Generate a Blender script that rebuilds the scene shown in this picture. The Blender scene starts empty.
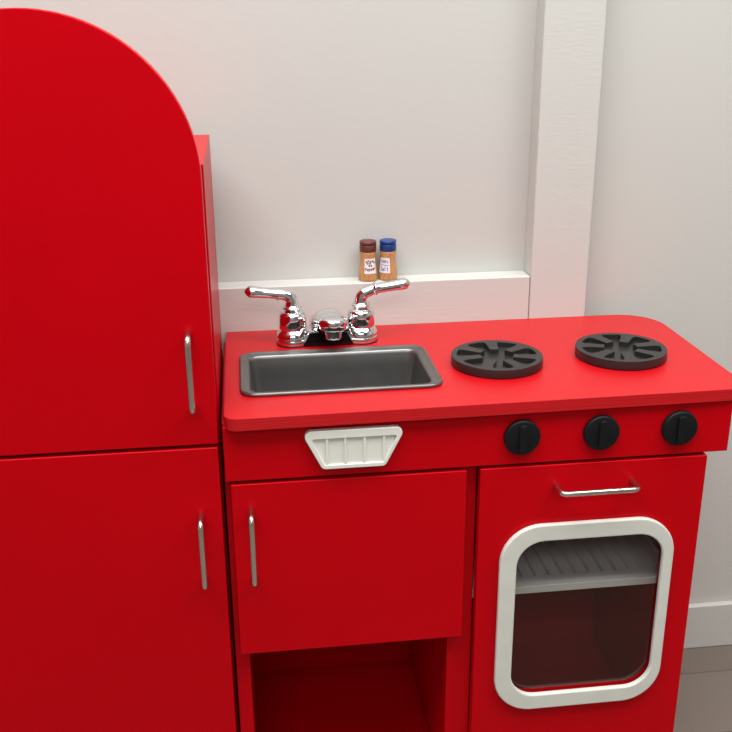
import bpy, bmesh, math
from mathutils import Vector, Matrix

scene = bpy.context.scene
COL = scene.collection
PI = math.pi
H = 0.66                     # height of the worktop; parts are drawn with z = 0 at the worktop

# ------------------------------------------------------------------ camera
cam = bpy.data.objects.new('camera', bpy.data.cameras.new('camera'))
COL.objects.link(cam)
yaw, pitch, roll = 0.1227, 0.3502, 0.0075
fw = Vector((math.sin(yaw)*math.cos(pitch), math.cos(yaw)*math.cos(pitch), -math.sin(pitch)))
rt = Vector((math.cos(yaw), -math.sin(yaw), 0)); dn = fw.cross(rt)
r2 = rt*math.cos(roll) + dn*math.sin(roll); d2 = -rt*math.sin(roll) + dn*math.cos(roll)
cam.matrix_world = Matrix(((r2.x, -d2.x, -fw.x, 0.0719), (r2.y, -d2.y, -fw.y, -1.0817),
                           (r2.z, -d2.z, -fw.z, 0.4518+H), (0, 0, 0, 1)))
cam.data.sensor_width = 36
cam.data.lens = 979.15/732*36
cam.data.clip_start = 0.01
scene.camera = cam

# ------------------------------------------------------------------ view, world, lamps
vs = scene.view_settings
scene.display_settings.display_device = 'sRGB'
vs.view_transform = 'Standard'; vs.look = 'None'; vs.gamma = 1; vs.use_curve_mapping = False
vs.exposure = 0.45
w = bpy.data.worlds.new('world'); scene.world = w; w.use_nodes = True
w.node_tree.nodes['Background'].inputs[0].default_value = (0.9, 0.93, 1, 1)
w.node_tree.nodes['Background'].inputs[1].default_value = 0.3

def area(name, loc, sx, sy, power, color=(1, 1, .985)):
    l = bpy.data.lights.new(name, 'AREA'); l.shape = 'RECTANGLE'; l.size = sx; l.size_y = sy
    l.energy = power; l.color = color
    o = bpy.data.objects.new(name, l); COL.objects.link(o); o.location = loc
    return o
area('ceiling_and_fill_light', (-0.30, -0.70, 2.735), 2.0, 1.1, 52)
area('ceiling_and_fill_light', (1.45, -0.85, 2.735), 1.2, 1.1, 33)
area('ceiling_and_fill_light', (-0.2, -3.0, 2.735), 2.0, 1.1, 32)  # added fill from the front, brightens the upright faces evenly; no known fixture

# ------------------------------------------------------------------ materials
def mat(name, col, rough=.5, metal=0., spec=.5, noise=None, bump=None, coat=0., coat_r=.1):
    """noise=(scale, amount): slight colour wear; bump=(scale, strength, distance, stretch)"""
    m = bpy.data.materials.new(name); m.use_nodes = True
    nt = m.node_tree; N = nt.nodes; L = nt.links
    b = N['Principled BSDF']
    b.inputs['Base Color'].default_value = (*col, 1)
    b.inputs['Roughness'].default_value = rough
    b.inputs['Metallic'].default_value = metal
    b.inputs['Specular IOR Level'].default_value = spec
    b.inputs['Coat Weight'].default_value = coat
    b.inputs['Coat Roughness'].default_value = coat_r
    tc = N.new('ShaderNodeTexCoord')
    if noise:
        n = N.new('ShaderNodeTexNoise'); n.inputs['Scale'].default_value = noise[0]; n.inputs['Detail'].default_value = 4
        L.new(tc.outputs['Object'], n.inputs['Vector'])
        r = N.new('ShaderNodeMapRange'); r.inputs['From Min'].default_value = .3; r.inputs['From Max'].default_value = .7
        r.inputs['To Min'].default_value = 1-noise[1]; r.inputs['To Max'].default_value = 1+noise[1]
        L.new(n.outputs['Fac'], r.inputs['Value'])
        x = N.new('ShaderNodeVectorMath'); x.operation = 'SCALE'; x.inputs[0].default_value = col
        L.new(r.outputs['Result'], x.inputs['Scale']); L.new(x.outputs['Vector'], b.inputs['Base Color'])
    if bump:
        mp = N.new('ShaderNodeMapping'); mp.inputs['Scale'].default_value = bump[3]
        L.new(tc.outputs['Object'], mp.inputs['Vector'])
        n = N.new('ShaderNodeTexNoise'); n.inputs['Scale'].default_value = bump[0]; n.inputs['Detail'].default_value = 3
        L.new(mp.outputs['Vector'], n.inputs['Vector'])
        bp = N.new('ShaderNodeBump'); bp.inputs['Strength'].default_value = bump[1]; bp.inputs['Distance'].default_value = bump[2]
        L.new(n.outputs['Fac'], bp.inputs['Height']); L.new(bp.outputs['Normal'], b.inputs['Normal'])
    return m

RED = (.50, .0001, .0045)
M = {}
M['red'] = mat('red_paint', RED, .30, spec=.09, noise=(6, .03), bump=(420, .25, .0004, (1, 1, 1)))
M['red_top'] = mat('red_worktop_paint', RED, .42, spec=.5, noise=(5, .03), bump=(300, .3, .0004, (1, 1, 1)))
def edge_streaks(m):        # fine plywood layers showing through the paint of the worktop's edge
    N = m.node_tree.nodes; L = m.node_tree.links
    tc = N.new('ShaderNodeTexCoord'); mp = N.new('ShaderNodeMapping'); mp.inputs['Scale'].default_value = (6, 6, 520)
    n = N.new('ShaderNodeTexNoise'); n.inputs['Scale'].default_value = 1; n.inputs['Detail'].default_value = 3
    L.new(tc.outputs['Object'], mp.inputs['Vector']); L.new(mp.outputs['Vector'], n.inputs['Vector'])
    old = [x for x in N if x.type == 'BUMP'][0]
    b = N.new('ShaderNodeBump'); b.inputs['Strength'].default_value = .55; b.inputs['Distance'].default_value = .0012
    L.new(n.outputs['Fac'], b.inputs['Height']); L.new(old.outputs['Normal'], b.inputs['Normal'])
    L.new(b.outputs['Normal'], N['Principled BSDF'].inputs['Normal'])
edge_streaks(M['red_top'])
M['white_paint'] = mat('white_gloss_paint', (.57, .57, .54), .4, bump=(60, .4, .0006, (1, 1, 5)))
M['wall'] = mat('warm_white_wall_paint', (.535, .538, .512), .55, spec=.35, noise=(3, .012), bump=(55, .3, .0008, (1, 1, 2)))
M['wall_plain'] = mat('plain_wall_paint', (.36, .35, .34), .6, spec=.3, bump=(90, .2, .0006, (1, 1, 1)))
M['wall_grey'] = mat('grey_white_wall_paint', (.54, .535, .505), .6, spec=.3, bump=(90, .2, .0006, (1, 1, 1)))
M['ceiling'] = mat('ceiling_paint', (.55, .545, .53), .8)
M['chrome'] = mat('chrome', (.78, .79, .80), .05, 1.)
M['steel'] = mat('brushed_nickel', (.62, .58, .53), .24, 1., bump=(300, .1, .0002, (1, 1, .05)))
M['pan'] = mat('dark_grey_pan_metal', (.20, .20, .195), .33, .85, noise=(40, .06))
M['black'] = mat('black_plastic', (.018, .0175, .017), .40, spec=.5, bump=(500, .3, .0003, (1, 1, 1)))
M['black_knob'] = mat('black_printed_plastic', (.005, .006, .007), .5, spec=.22, bump=(700, .4, .0003, (1, 1, 1)))
M['spout_shade'] = mat('painted_spout_shade', (.004, .004, .005), .2, spec=.3)  # even black for the shade painted in under the spout
M['dark'] = mat('dark_hole', (.004, .004, .004), .8)
M['white'] = mat('white_plastic', (.72, .73, .67), .42, noise=(40, .03), bump=(300, .2, .0003, (1, 1, 1)))
M['frame'] = mat('white_painted_frame', (.64, .655, .60), .4, noise=(30, .04), bump=(260, .3, .0004, (1, 1, 1)))
M['rack'] = mat('pale_grey_plastic', (.88, .88, .88), .35)
M['brown_cap'] = mat('brown_painted_wood', (.115, .03, .022), .4)
M['blue_cap'] = mat('blue_painted_wood', (.006, .04, .19), .35)
M['label'] = mat('white_label', (.78, .74, .76), .5)
M['ink_maroon'] = mat('maroon_ink', (.07, .01, .02), .5)
M['ink_blue'] = mat('blue_ink', (.02, .10, .30), .5)

def wood_mat():
    m = mat('beech_wood', (.52, .27, .10), .5)
    N = m.node_tree.nodes; L = m.node_tree.links
    tc = N.new('ShaderNodeTexCoord'); mp = N.new('ShaderNodeMapping'); mp.inputs['Scale'].default_value = (1, 1, .06)
    n = N.new('ShaderNodeTexNoise'); n.inputs['Scale'].default_value = 900; n.inputs['Detail'].default_value = 3
    cr = N.new('ShaderNodeValToRGB')
    cr.color_ramp.elements[0].position = .35; cr.color_ramp.elements[0].color = (.40, .185, .06, 1)
    cr.color_ramp.elements[1].position = .65; cr.color_ramp.elements[1].color = (.60, .33, .14, 1)
    L.new(tc.outputs['Object'], mp.inputs['Vector']); L.new(mp.outputs['Vector'], n.inputs['Vector'])
    L.new(n.outputs['Fac'], cr.inputs['Fac']); L.new(cr.outputs['Color'], N['Principled BSDF'].inputs['Base Color'])
    return m
M['wood'] = wood_mat()

def floor_mat():
    m = mat('vinyl_plank_floor', (.3, .25, .2), .45)
    N = m.node_tree.nodes; L = m.node_tree.links
    tc = N.new('ShaderNodeTexCoord')
    br = N.new('ShaderNodeTexBrick'); br.inputs['Scale'].default_value = 1
    br.inputs['Brick Width'].default_value = 1.2; br.inputs['Row Height'].default_value = .15
    br.inputs['Mortar Size'].default_value = .002
    br.inputs['Color1'].default_value = (.19, .155, .13, 1); br.inputs['Color2'].default_value = (.16, .13, .11, 1)
    br.inputs['Mortar'].default_value = (.12, .10, .08, 1)
    L.new(tc.outputs['Object'], br.inputs['Vector']); L.new(br.outputs['Color'], N['Principled BSDF'].inputs['Base Color'])
    return m
M['floor'] = floor_mat()

def glass_mat():
    m = bpy.data.materials.new('smoky_acrylic'); m.use_nodes = True
    N = m.node_tree.nodes; L = m.node_tree.links; N.clear()
    out = N.new('ShaderNodeOutputMaterial'); mix = N.new('ShaderNodeMixShader')
    t = N.new('ShaderNodeBsdfTransparent'); t.inputs[0].default_value = (.86, .86, .86, 1)
    g = N.new('ShaderNodeBsdfGlossy'); g.inputs['Roughness'].default_value = .02
    f = N.new('ShaderNodeFresnel'); f.inputs['IOR'].default_value = 1.55
    geo = N.new('ShaderNodeNewGeometry'); sub = N.new('ShaderNodeMath'); sub.operation = 'SUBTRACT'; sub.use_clamp = True
    L.new(f.outputs[0], sub.inputs[0]); L.new(geo.outputs['Backfacing'], sub.inputs[1]); L.new(sub.outputs[0], mix.inputs[0]); L.new(t.outputs[0], mix.inputs[1]); L.new(g.outputs[0], mix.inputs[2])
    L.new(mix.outputs[0], out.inputs['Surface'])
    return m
M['glass'] = glass_mat()

# ------------------------------------------------------------------ mesh helpers (return bmesh)
def bm_box(x0, x1, y0, y1, z0, z1, bm=None):
    bm = bm or bmesh.new()
    v = [bm.verts.new((x, y, z)) for z in (z0, z1) for y in (y0, y1) for x in (x0, x1)]
    for f in ((0, 2, 3, 1), (4, 5, 7, 6), (0, 1, 5, 4), (2, 6, 7, 3), (0, 4, 6, 2), (1, 3, 7, 5)):
        bm.faces.new([v[i] for i in f])
    return bm

def rounded(pts, r, n=8):
    """round the corners of a polygon; r is one radius or one per corner"""
    out = []; k = len(pts); rs = r if isinstance(r, (list, tuple)) else [r]*k
    for i in range(k):
        a, p, b = Vector(pts[i-1]), Vector(pts[i]), Vector(pts[(i+1) % k]); rr = rs[i]
        if rr <= 0: out.append(tuple(p)); continue
        u = (a-p).normalized(); v = (b-p).normalized(); ang = u.angle(v)
        d = rr/math.tan(ang/2); c = p + (u+v).normalized()*(rr/math.sin(ang/2))
        s, e = p+u*d-c, p+v*d-c
        a0 = math.atan2(s.y, s.x); a1 = math.atan2(e.y, e.x); da = (a1-a0+PI) % (2*PI) - PI
        for j in range(n+1):
            t = a0+da*j/n; out.append((c.x+rr*math.cos(t), c.y+rr*math.sin(t)))
    return out

def rrect(x0, x1, y0, y1, r, n=8):
    return rounded([(x0, y0), (x1, y0), (x1, y1), (x0, y1)], r, n)

def bm_plate(polys, t0, t1, plane='xy'):
    """polygon with holes, extruded from t0 to t1 along the plane's third axis"""
    cu = bpy.data.curves.new('tmp', 'CURVE'); cu.dimensions = '2D'; cu.fill_mode = 'BOTH'; cu.extrude = abs(t1-t0)/2*100   # filled at 100 times the size for precision
    for p in polys:
        s = cu.splines.new('POLY'); s.points.add(len(p)-1); s.use_cyclic_u = True
        for q, pt in zip(p, s.points): pt.co = (q[0]*100, q[1]*100, 0, 1)
    o = bpy.data.objects.new('tmp', cu); COL.objects.link(o)
    me = bpy.data.meshes.new_from_object(o.evaluated_get(bpy.context.evaluated_depsgraph_get()))
    bpy.data.objects.remove(o); bpy.data.curves.remove(cu)
    bm = bmesh.new(); bm.from_mesh(me); bpy.data.meshes.remove(me)
    for v in bm.verts: v.co *= .01
    bmesh.ops.remove_doubles(bm, verts=bm.verts, dist=1e-6)
    bmesh.ops.dissolve_limit(bm, angle_limit=.01, verts=bm.verts, edges=bm.edges, delimit={'NORMAL'})
    m = (t0+t1)/2
    for v in bm.verts:
        x, y, z = v.co
        v.co = (x, y, z+m) if plane == 'xy' else ((x, z+m, y) if plane == 'xz' else (z+m, x, y))
    bmesh.ops.recalc_face_normals(bm, faces=bm.faces)
    return bm

def bm_lathe(prof, cx=0, cy=0, n=40, bm=None, a0=0.):
    bm = bm or bmesh.new(); rings = []
    for r, z in prof:
        if r < 1e-7: rings.append([bm.verts.new((cx, cy, z))])
        else: rings.append([bm.verts.new((cx+r*math.cos(a0+2*PI*i/n), cy+r*math.sin(a0+2*PI*i/n), z)) for i in range(n)])
    for a, b in zip(rings, rings[1:]):
        for i in range(n):
            j = (i+1) % n
            if len(a) == 1 and len(b) == 1: continue
            if len(a) == 1: bm.faces.new((a[0], b[i], b[j]))
            elif len(b) == 1: bm.faces.new((a[i], a[j], b[0]))
            else: bm.faces.new((a[i], a[j], b[j], b[i]))
    return bm

def bm_loft(rings, cap=True, bm=None):
    bm = bm or bmesh.new(); R = [[bm.verts.new(p) for p in r] for r in rings]; n = len(R[0])
    for a, b in zip(R, R[1:]):
        for i in range(n):
            j = (i+1) % n; bm.faces.new((a[i], a[j], b[j], b[i]))
    if cap: bm.faces.new(R[0][::-1]); bm.faces.new(R[-1])
    return bm

def smooth_path(pts, n=6):
    P = [Vector(p) for p in pts]; out = []
    for i in range(len(P)-1):
        p0, p1, p2, p3 = P[max(i-1, 0)], P[i], P[i+1], P[min(i+2, len(P)-1)]
        for k in range(n):
            t = k/n
            out.append(.5*((2*p1)+(p2-p0)*t+(2*p0-5*p1+4*p2-p3)*t*t+(-p0+3*p1-3*p2+p3)*t**3))
    return out+[P[-1]]

def bm_tube(path, rad, n=16, bm=None):
    P = [Vector(p) for p in path]; rs = rad if isinstance(rad, (list, tuple)) else [rad]*len(P)
    up = None; rings = []
    for i, p in enumerate(P):
        t = (P[min(i+1, len(P)-1)]-P[max(i-1, 0)]).normalized()
        if up is None:
            up = Vector((0, 0, 1)) if abs(t.z) < .9 else Vector((0, 1, 0))
        up = (up-t*up.dot(t)).normalized(); s = t.cross(up)
        rings.append([p+(up*math.cos(2*PI*k/n)+s*math.sin(2*PI*k/n))*rs[i] for k in range(n)])
    return bm_loft(rings, True, bm)

# ------------------------------------------------------------------ objects
def finish(name, bm, m, bevel=0., smooth=True, angle=35, zoff=H, parent=None, segs=2, solid=0.):
    bmesh.ops.recalc_face_normals(bm, faces=bm.faces)
    if smooth:
        for f in bm.faces: f.smooth = True
        lim = math.radians(angle)
        for e in bm.edges:
            if len(e.link_faces) == 2 and e.calc_face_angle(0) > lim: e.smooth = False
    me = bpy.data.meshes.new(name); bm.to_mesh(me); bm.free()
    base = Vector((0, 0, 0))
    q = parent
    while q is not None: base += q.location; q = q.parent
    o = bpy.data.objects.new(name, me); COL.objects.link(o)
    if parent is None:       # put the origin at the base of a thing that is a single mesh
        c = [Vector(b) for b in o.bound_box]
        mid = sum(c, Vector())/8; base = Vector((mid.x, mid.y, min(p.z for p in c)+zoff)); o.location = base
    else: o.parent = parent
    me.transform(Matrix.Translation(Vector((0, 0, zoff))-base))
    me.materials.append(m)
    if solid:
        s = o.modifiers.new('solidify', 'SOLIDIFY'); s.thickness = solid; s.offset = -1
    if bevel:
        b = o.modifiers.new('bevel', 'BEVEL'); b.width = bevel; b.segments = segs; b.limit_method = 'ANGLE'
        b.angle_limit = math.radians(40); b.harden_normals = True
    return o

def thing(name, loc, label, cat, group=None):
    o = bpy.data.objects.new(name, None); COL.objects.link(o); o.location = loc
    o.empty_display_size = .05
    o['label'] = label; o['category'] = cat
    if group: o['group'] = group
    return o
def tag(o, label, cat, group=None):
    o['label'] = label; o['category'] = cat
    if group: o['group'] = group
    return o
def struct(name, bm, m, bevel=0., zoff=0.):
    o = finish(name, bm, m, bevel, zoff=zoff); o['kind'] = 'structure'; return o

# ================================================================== THE ROOM
YW = 0.360      # recessed wall panel behind the worktop
YT = 0.3225     # face of the white timber frame
X0, X1, Y0, ZC = -2.2, 2.6, -4.6, 2.75
struct('floor', bm_box(X0-.1, X1+.1, Y0-.1, YW+.1, -.1, 0), M['floor'])
struct('ceiling', bm_box(X0-.1, X1+.1, Y0-.1, YW+.1, ZC, ZC+.1), M['ceiling'])
struct('wall_back', bm_box(X0-.1, .54, YW, YW+.1, 0, ZC), M['wall'])
struct('wall_corner', bm_box(.54, X1+.1, YW, YW+.1, 0, ZC), M['wall_grey'])
struct('wall_left', bm_box(X0-.1, X0, Y0, YW, 0, ZC), M['wall_plain'])
struct('wall_right', bm_box(X1, X1+.1, Y0, YW, 0, ZC), M['wall_plain'])
struct('wall_front', bm_box(X0-.1, X1+.1, Y0-.1, Y0, 0, ZC), M['wall_plain'])
struct('trim_1', bm_box(X0, .4982, YT, YW, 0, H+.0674), M['white_paint'], .0022)
struct('trim_2', bm_box(.4988, .5885, YT-.0004, YW, 0, ZC), M['white_paint'], .0022)
struct('baseboard_back', bm_box(.5885, X1, YW-.012, YW, 0, .09), M['white_paint'], .002)

# ================================================================== handles
def bow_handle(bm_c, parent, axis, a0, a1, c, out=.027, r=.0037, name='handle'):
    """bent-rod pull from a0 to a1 along axis, at c on the other axis, feet on y = 0"""
    b = .008; pts = []
    prof = [(a0, .002), (a0, -out+b)] + [(a0+b*(1-math.cos(t)), -out+b-b*math.sin(t)) for t in (PI/8, PI/4, 3*PI/8)] + [(a0+b, -out)]
    prof2 = [((a0+a1)-p[0], p[1]) for p in reversed(prof)]
    for a, y in prof+prof2:
        pts.append((c, y, a) if axis == 'z' else (a, y, c))
    o = finish(name, bm_tube(pts, r, 16), M['steel'], angle=60, parent=parent)
    o['label'] = 'brushed nickel bar handle'
    return o

# ================================================================== REFRIGERATOR
FX0, FX1 = -.3232, .0268
t = thing('toy_refrigerator', (-.148, .16, 0), 'tall red wooden play refrigerator with a rounded arched top door, left of the worktop', 'toy refrigerator')
bm = bm_box(FX0-.001, FX1+.0014, .0400, YT-.0015, -.645, .289)
hb = bm_box(FX0+.001, FX0+.025, .0182, .0399, -.640, .280)
finish('hinge_batten', hb, M['red'], .001, parent=t)
finish('body', bm, M['red'], .0015, parent=t)
bm = bm_box(FX0+.02, FX1-.02, .05, YT-.02, -.66, -.645)
finish('plinth', bm, M['red'], .001, parent=t)
arc = [(-.1482+.175*math.cos(a), .280+.175*math.sin(a)) for a in [PI*i/48 for i in range(49)]]
d = finish('door', bm_plate([[(FX0, -.0362), (FX1, -.0362)]+arc], .0, .018, 'xz'), M['red'], .0016, parent=t)
d['label'] = 'upper arched refrigerator door'
bow_handle(None, d, 'z', .0155, .1058, .0008)
d = finish('door', bm_box(FX0, FX1-.0010, 0, .018, -.615, -.0408), M['red'], .0016, parent=t)
d['label'] = 'lower rectangular refrigerator door'
bow_handle(None, d, 'z', -.2190, -.1285, .0003)

# ================================================================== SINK AND OVEN CABINET
t = thing('play_kitchen_cabinet', (.345, .16, 0), 'red wooden play kitchen base with cupboard, oven door and black knobs', 'toy kitchen cabinet')
CB = YT-.0015
finish('side_panel', bm_box(.0310, .0497, .0155, CB, -.66, -.0158), M['red'], .001, parent=t)
finish('side_panel', bm_box(.3149, .3480, .0155, CB-.013, -.66, -.0158), M['red'], .001, parent=t)
finish('side_panel', bm_box(.6400, .6500, .0155, CB, -.66, -.0158), M['red'], .001, parent=t)
finish('back_panel', bm_box(.0497, .6400, CB-.012, CB, -.66, -.0158), M['red'], parent=t)
finish('bottom_panel', bm_box(.0497, .3149, .0165, CB-.012, -.615, -.600), M['red'], .001, parent=t)
finish('bottom_panel', bm_box(.3480, .6400, .0215, CB-.012, -.600, -.585), M['red'], .001, parent=t)
finish('shelf', bm_box(.0497, .3149, .020, CB-.012, -.335, -.323), M['red'], .001, parent=t)
ap = finish('apron', bm_box(.0325, .6740, .0, .0155, -.0875, -.0158), M['red'], .0012, parent=t)
ap['label'] = 'red fascia board under the worktop'

# knobs
for kx in (.3994, .5014, .6040):
    c = (kx, -.046)
    bm = bmesh.new()
    prof = [(0, 0), (.0231, 0), (.0231, .0052), (.0224, .0064), (.0208, .0070), (0, .0070)]
    bm_lathe(prof, 0, 0, 56, bm)
    for v in bm.verts: v.co = (kx+v.co.x, -v.co.z-.0002, -.0494+v.co.y)
    k = finish('control_knob', bm, M['black_knob'], parent=ap, angle=50)
    bm = bm_plate([rounded([(kx-.0050, -.0677), (kx+.0050, -.0677), (kx+.0050, -.0315), (kx-.0050, -.0315)], .0035, 5)], -.0115, -.0066, 'xz')
    finish('grip', bm, M['black_knob'], .0009, parent=k)

# white trapezoid vent
v0 = [(.1250, -.0236), (.2534, -.0236), (.2274, -.0747), (.1502, -.0747)]
in0 = [(.1378, -.0345), (.2420, -.0345), (.2250, -.0692), (.1532, -.0692)]
vent = finish('vent', bm_plate([rounded(v0, [.008, .008, .007, .007]), rounded(in0, .0022, 4)], -.0085, -.0002, 'xz'), M['white'], .0014, parent=ap, segs=3)
vent['label'] = 'white trapezoid vent with four upright ribs'
finish('vent_panel', bm_plate([rounded([(.135, -.030), (.243, -.030), (.226, -.071), (.152, -.071)], .003, 3)], -.0058, -.0003, 'xz'), M['white'], parent=vent)
for rx in (.1563, .1786, .2020, .2258):
    top, bot = -.0340, -.0695
    finish('rib', bm_plate([[(rx-.0016, bot), (rx+.0016, bot), (rx+.0016, top), (rx-.0016, top)]], -.0080, -.0050, 'xz'), M['white'], .0009, parent=vent)

# cupboard door under the sink
d = finish('door', bm_box(.0382, .3318, 0, .0150, -.3382, -.0925), M['red'], .0013, parent=t)
d['label'] = 'square cupboard door under the sink'
bow_handle(None, d, 'z', -.2200, -.1262, .0613)

# oven door with window
odp = [(.3492, -.600), (.6480, -.600), (.6480, -.0920), (.3492, -.0920)]
wo = (.3775, .6135, -.462, -.1735)          # frame outer
wi = (.4003, .5985, -.438, -.1975)          # frame inner
d = finish('oven_door', bm_plate([odp, rrect(wi[0]-.005, wi[1]+.005, wi[2]-.005, wi[3]+.005, .036, 10)], 0, .0150, 'xz'), M['red'], .0013, parent=t)
bow_handle(None, d, 'x', .4475, .5485, -.1200)
fr = finish('window_frame', bm_plate([rrect(*wo, .054, 14), rrect(*wi, .036, 12)], -.0080, -.0002, 'xz'), M['frame'], .0024, parent=d, segs=3)
fr['label'] = 'white rounded frame around the oven window'
g = finish('window_pane', bm_plate([rrect(wi[0]-.004, wi[1]+.004, wi[2]-.004, wi[3]+.004, .037, 10)], .0030, .0055, 'xz'), M['glass'], parent=d)
g['label'] = 'clear oven window pane'

# oven rack
RZ = -.2850
slots = []
x = .3625
while x < .632:
    slots.append(rounded([(x-.0072, .048), (x+.0072, .048), (x+.0072, .285), (x-.0072, .285)], .0071, 6)); x += .0192
rk = finish('oven_rack', bm_plate([[(.3485, .0300), (.6395, .0300), (.6395, .3080), (.3485, .3080)]]+slots, RZ-.0080, RZ, 'xy'), M['rack'], .0008, parent=t)
rk['label'] = 'pale grey slotted oven rack'
finish('rack_base', bm_box(.3490, .6390, .0340, .3070, RZ-.0095, RZ-.0082), M['rack'], parent=rk)
finish('front_rail', bm_box(.3485, .6395, .0250, .0300, RZ-.0110, RZ+.0004), M['white'], .0010, parent=rk)

# ================================================================== WORKTOP
SX0, SX1, SY0, SY1 = .0545, .3130, .0525, .2130     # sink rim
outer = rounded([(.0352, -.0135), (.6930, -.0040), (.6930, YT-.0008), (.0352, YT-.0008)], [.016, .030, .060, 0], 12)
hole = rrect(SX0+.008, SX1-.008, SY0+.008, SY1-.008, .014, 8)
o = finish('worktop', bm_plate([outer, hole], -.0155, 0, 'xy'), M['red_top'], .0022, segs=3)
tag(o, 'glossy red worktop holding the sink, faucet and two black burners', 'worktop')

# ================================================================== SINK
def rr3(off, z, r=None, n=8):
    r = max(.021-off*.5, .006) if r is None else r
    return [(x, y, z) for x, y in rrect(SX0+off, SX1-off, SY0+off, SY1-off, r, n)]
rings = [rr3(.0002, .0006), rr3(-.0002, .0022), rr3(.0004, .0042), rr3(.0018, .0050), rr3(.0032, .0046), rr3(.0044, .0034),
         rr3(.0100, .0028), rr3(.0118, .0022), rr3(.0132, .0004), rr3(.0142, -.003), rr3(.0165, -.020), rr3(.0195, -.045),
         rr3(.0225, -.062, .018), rr3(.0260, -.069, .018), rr3(.0320, -.072, .016)]
bm = bm_loft(rings, False)
bm.verts.ensure_lookup_table()
n = len(rings[0]); bm.faces.new(bm.verts[-n:])
t = thing('sink', (.186, .132, H-.074), 'dark grey metal rectangular sink basin sunk in the left of the red worktop', 'sink')
finish('basin', bm, M['pan'], parent=t, angle=50, solid=.0009)
for sx, sg in ((SX0+.0170, 1), (SX1-.0170, -1)):
    bm = bmesh.new(); bm_lathe([(0, 0), (.0030, 0), (.0030, .0006), (0, .0006)], 0, 0, 20, bm)
    for v in bm.verts: v.co = (sx+sg*v.co.z, .112+v.co.x*1.3, -.021+v.co.y*1.0)
    h = finish('end_hole', bm, M['dark'], parent=t); h['label'] = 'small dark hole in the end wall of the basin'

# ================================================================== FAUCET
FL, FR, FY = .1318, .2302, .2575
FC = (FL+FR)/2
t = thing('faucet', (FC, FY, H), 'chrome two-handle faucet standing behind the dark sink', 'faucet')
def stadium(hw, hx, cy=FY, wa=1.0, n=20):
    p = []
    for i in range(n+1):
        a = -PI/2+PI*i/n; p.append((FR+hx*math.cos(a), cy+hw*math.sin(a)))
    for k in range(1, 8):
        u = k/8; p.append((FR+(FL-FR)*u, cy+hw*(1-wa*math.sin(PI*u))))
    for i in range(n+1):
        a = PI/2+PI*i/n; p.append((FL+hx*math.cos(a), cy+hw*math.sin(a)))
    for k in range(1, 8):
        u = k/8; p.append((FL+(FR-FL)*u, cy-hw*(1-wa*math.sin(PI*u))))
    return p
rings = []
for off, z in ((.0004, .0003), (.0, .001), (.0, .0075), (.0008, .0095), (.0030, .0108), (.0060, .0112)):
    rings.append([(x, y, z) for x, y in stadium(.0238-off, .0238-off, wa=.30)])
finish('base_plate', bm_loft(rings), M['chrome'], parent=t, angle=50)
bm = bm_loft([[(x, y, z) for x, y in stadium(.0245, .0245, wa=.30)] for z in (.0001, .0018)])
finish('gasket', bm, M['black'], parent=t, angle=50)
rings = []
for i in range(25):
    u = -1+2*i/24; x = FC+u*.044; hh = .0100+.0150*(math.cos(u*PI/2))**.7 if abs(u) < 1 else .0100
    y0, y1 = FY-.0200, FY+.0200; c = min(.006, hh*.4)
    rings.append([(x, y0, .0015), (x, y0, hh-c), (x, y0+c*.3, hh-c*.3), (x, y0+c, hh), (x, y1-c, hh), (x, y1-c*.3, hh-c*.3), (x, y1, hh-c), (x, y1, .0015)])
finish('housing', bm_loft(rings), M['chrome'], parent=t, angle=40)
shade_pts = [(FC-.0360, .0012), (FC+.0360, .0012), (FC+.0262, .0205), (FC-.0262, .0205)]  # dark reflection and shade below the spout, put in as a black plate
k = finish('spout_shade_plate', bm_plate([rounded(shade_pts, [.001, .001, .004, .004], 4)], FY-.0222, FY-.0165, 'xz'), M['spout_shade'], .0006, parent=t)
k['label'] = 'black plate standing in for the dark reflection and shade under the spout'
# spout
rings = []
for y, zc, hw, hh in ((.2780, .014, .008, .006), (.2765, .017, .016, .013), (.2710, .022, .0225, .019), (.2630, .026, .0262, .0225),
                      (.2530, .029, .0266, .0215), (.2430, .0325, .0256, .0185), (.2330, .0355, .0236, .0155), (.2230, .0385, .0212, .0122), (.2130, .0400, .0192, .0100), (.2040, .0405, .0160, .0080)):
    xs = FC+.0045*(.278-y)/.07
    rings.append([(xs+hw*math.cos(2*PI*k/36), y, zc+hh*math.sin(2*PI*k/36)) for k in range(36)])
sp = finish('spout', bm_loft(rings), M['chrome'], parent=t, angle=60)
finish('spout_head', bm_lathe([(0, .0350), (.0180, .0350), (.0192, .0356), (.0196, .0368), (.0196, .0465), (.0188, .0488), (.0164, .0508), (.0126, .0523), (.0070, .0533), (0, .0536)], FC+.0045, .2085, 48), M['chrome'], parent=sp, angle=50)
finish('aerator', bm_lathe([(0, .0205), (.0100, .0205), (.0112, .0212), (.0116, .0230), (.0126, .0345), (.0126, .0355), (0, .0355)], FC+.0045, .2085, 40), M['chrome'], parent=sp, angle=50)
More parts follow.
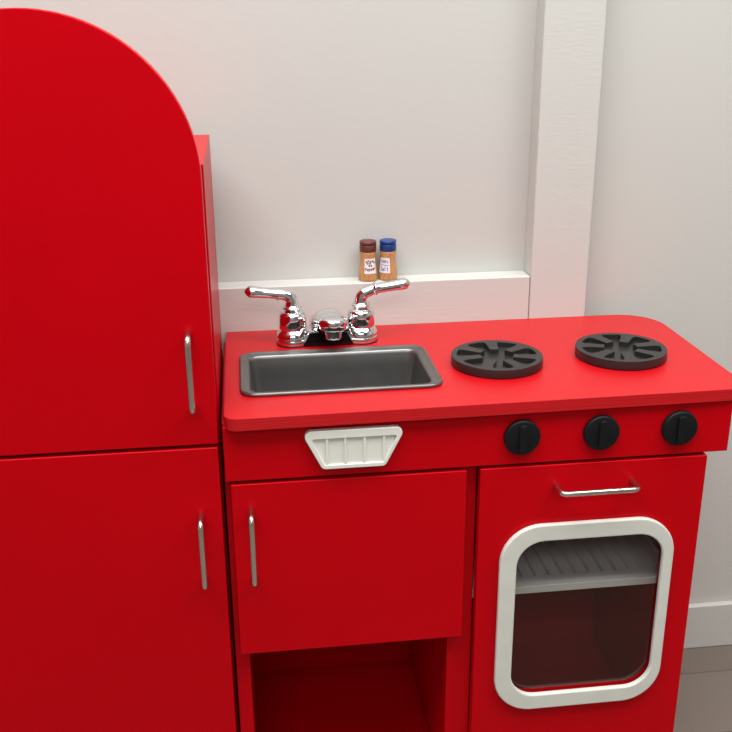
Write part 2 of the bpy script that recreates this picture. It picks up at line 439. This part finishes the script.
# handles
for cx, s in ((FL, -1), (FR, 1)):
    prof = [(0, .0112), (.0226, .0100), (.0224, .0130), (.0212, .0165), (.0192, .0195), (.0178, .0212), (.0172, .0220), (.0178, .0230), (.0182, .0245),
            (.0186, .0280), (.0187, .0340), (.0186, .0400), (.0178, .0440), (.0155, .0472), (.0120, .0490), (.0098, .0502), (.0090, .0510),
            (.0108, .0517), (.0130, .0525), (.0135, .0537), (.0130, .0548), (.0108, .0556), (.0096, .0566), (.0092, .0580), (.0090, .0600), (0, .0602)]
    prof = [(r*1.06, z) for r, z in prof]
    h = finish('handle', bm_lathe(prof, cx, FY, 48), M['chrome'], parent=t, angle=70)
    h['label'] = 'chrome lever handle pointing left' if s < 0 else 'chrome lever handle pointing right'
    dz, sl, ku = (.0016, .140, 1.07) if s > 0 else (-.0004, .120, .985)
    pts = [(cx, FY, .0560), (cx, FY, .0610), (cx+s*.0014, FY, .0660), (cx+s*.0055, FY, .0705), (cx+s*.0115, FY, .0728), (cx+s*.0185, FY, .0742+dz)]
    path = smooth_path(pts, 5); rad = [.0094-(.0094-.0080)*i/(len(path)-1) for i in range(len(path))]
    for u, r in ((.0188, .0097), (.0198, .0099), (.0208, .0097), (.0211, .0081), (.0240, .0076), (.0330, .0075), (.0430, .0078), (.0520, .0083), (.0580, .0087), (.0605, .0084), (.0640, .0056), (.0668, .0022)):
        path.append(Vector((cx+s*u*ku, FY, .0742+dz+(u-.0185)*sl))); rad.append(r)
    finish('lever', bm_tube(path, rad, 20), M['chrome'], parent=h, angle=45)

# ================================================================== BURNERS
def burner(cx, cy, off, label):
    R = .0614
    t = thing('burner', (cx, cy, H), label, 'toy burner', 'toy stove burners')
    f = finish('burner_base', bm_lathe([(0, .0002), (R-.0012, .0002), (R, .0014), (R, .0062), (0, .0062)], cx, cy, 72), M['black'], parent=t, angle=50)
    # raised grate: ring with seven tapered fingers pointing inwards
    ro, ri, rf = R, R*.875, R*.36
    inner = []
    step = 2*PI/7
    for k in range(7):
        a = math.radians(off)+step*(k+.5)        # finger centre
        hwf, hwr = .0062, .0082
        def pt(r, lat): return (cx+r*math.cos(a)-lat*math.sin(a), cy+r*math.sin(a)+lat*math.cos(a))
        rb = math.sqrt(ri*ri-hwr*hwr)
        inner += [pt(rb-.002, -hwr-.0022), pt(rb-.006, -hwr+.0002), pt(rf, -hwf), pt(rf, hwf), pt(rb-.006, hwr-.0002), pt(rb-.002, hwr+.0022)]
        a_s = a+math.asin(hwr/ri)+.07; a_e = a+step-math.asin(hwr/ri)-.07
        for j in range(7):
            b = a_s+(a_e-a_s)*j/6; inner.append((cx+ri*math.cos(b), cy+ri*math.sin(b)))
    outerc = [(cx+ro*math.cos(2*PI*i/72), cy+ro*math.sin(2*PI*i/72)) for i in range(72)]
    finish('grate', bm_plate([outerc, inner], .0062, .0132, 'xy'), M['black'], .0007, parent=t)
burner(.3990, .1300, 8, 'black round toy burner nearest the sink, with spoke-like fingers')
burner(.5747, .1362, -18, 'black round toy burner at the right end of the red worktop')

# ================================================================== SHAKERS
def shaker(name, cx, cy, cap, ink, lab_a, lab_half, label, strokes, lab_name):
    z0 = .0676
    prof_b = [(0, 0), (.0136, 0), (.0143, .0007), (.0143, .004), (.0137, .012), (.0125, .022), (.0117, .030), (.0117, .036), (.0122, .0415), (.0122, .0432), (.0118, .0438), (0, .0438)]
    def rb(z):
        pr = prof_b[2:10]
        for (ra, za), (rc, zc) in zip(pr, pr[1:]):
            if za <= z <= zc: return ra+(rc-ra)*(z-za)/(zc-za)
        return .0125
    t = thing(name, (cx, cy, H+z0), label, 'toy shaker', 'wooden toy shakers on the ledge')
    finish('body', bm_lathe([(r, z+z0) for r, z in prof_b], cx, cy, 40), M['wood'], parent=t, angle=45)
    c = finish('cap', bm_lathe([(r, z+z0) for r, z in ((0, .0438), (.0120, .0438), (.0125, .0446), (.0126, .0528), (.0120, .0540), (0, .0540))], cx, cy, 40), cap, parent=t, angle=45)
    finish('lid', bm_lathe([(r, z+z0) for r, z in ((0, .0541), (.0113, .0541), (.0126, .0556), (.0127, .0584), (.0120, .0596), (.0105, .0600), (0, .0602))], cx, cy, 40), cap, parent=c, angle=45)
    def sp(a, z, lift): r = rb(z)+lift; return (cx+r*math.sin(a), cy-r*math.cos(a), z0+z)
    lz0, lz1 = .0120, .0345
    bm = bmesh.new(); na, nz = 14, 8; G = {}
    for s, lift in ((0, .0001), (1, .0004)):
        for i in range(na+1):
            for j in range(nz+1):
                G[s, i, j] = bm.verts.new(sp(lab_a+lab_half*(2*i/na-1), lz0+(lz1-lz0)*j/nz, lift))
    for i in range(na):
        for j in range(nz):
            for s in (0, 1): bm.faces.new((G[s, i, j], G[s, i+1, j], G[s, i+1, j+1], G[s, i, j+1]))
    for i in range(na):
        for j in (0, nz): bm.faces.new((G[0, i, j], G[0, i+1, j], G[1, i+1, j], G[1, i, j]))
    for j in range(nz):
        for i in (0, na): bm.faces.new((G[0, i, j], G[0, i, j+1], G[1, i, j+1], G[1, i, j]))
    lb = finish('paper_label', bm, M['label'], parent=t); lb['label'] = lab_name
    bm = bmesh.new()
    for st in strokes:      # strokes in label units: u 0..1 across, v 0..1 up
        P = []
        for (u0, v0), (u1, v1) in zip(st, st[1:]):
            for k in range(3): P.append((u0+(u1-u0)*k/3, v0+(v1-v0)*k/3))
        P.append(st[-1])
        bm_tube([sp(lab_a+lab_half*(2*u-1), lz0+(lz1-lz0)*v, .0005) for u, v in P], .00042, 6, bm)
    finish('writing', bm, ink, parent=lb)

def place(glyph, x, y, w, h): return [[(x+w*a, y+h*b) for a, b in s] for s in glyph]
G_P = [[(0, -.1), (.05, 1.6), (.6, 1.6), (.8, 1.2), (.5, .8), (.05, .8)]]
G_e = [[(0, .5), (.8, .55), (.7, 1), (.2, .95), (0, .5), (.2, .05), (.8, .1)]]
G_p = [[(0, -.6), (.05, 1), (.6, 1), (.8, .5), (.5, .05), (.05, .1)]]
G_r = [[(0, 0), (.05, 1)], [(.05, .7), (.4, 1), (.75, .9)]]
G_S = [[(.8, 1.4), (.4, 1.6), (.05, 1.2), (.4, .8), (.8, .4), (.4, 0), (0, .2)]]
G_a = [[(.75, .9), (.2, 1), (0, .5), (.2, 0), (.7, .3), (.75, 1), (.8, 0)]]
G_l = [[(.3, 1.7), (.3, 0)]]
G_t = [[(.4, 1.6), (.4, 0), (.7, 0)], [(.0, 1.05), (.8, 1.05)]]
pep = []
for i, g in enumerate((G_P, G_e, G_p, G_p, G_e, G_r)): pep += place(g, .07+.148*i, .20+.012*i, .12, .12)
# scribbled peppercorns
for (qx, qy) in ((.16, .80), (.34, .86), (.52, .80), (.70, .84), (.26, .70), (.46, .68), (.84, .74), (.40, .54), (.58, .54)):
    pep.append([(qx+.055*math.cos(k*1.1), qy+.05*math.sin(k*1.1)) for k in range(8)])
sal = []
for i, g in enumerate((G_S, G_a, G_l, G_t)): sal += place(g, .20+.175*i, .14, .15, .17)
sal += [[(.25, .62), (.38, .88), (.45, .66)], [(.52, .66), (.56, .90), (.66, .68), (.68, .86)], [(.80, .64), (.82, .82)], [(.12, .70), (.20, .84)], [(.08, .52), (.92, .52)]]
shaker('pepper_shaker', .2513, .3390, M['brown_cap'], M['ink_maroon'], .17, .72,
       'wooden toy shaker with a brown cap and maroon handwriting, on the white ledge', pep, 'white label reading Pepper under a scribbled drawing')
shaker('salt_shaker', .2815, .3400, M['blue_cap'], M['ink_blue'], -.60, .70,
       'wooden toy shaker with a blue cap and blue handwriting, on the white ledge', sal, 'white label reading Salt under a small drawing')
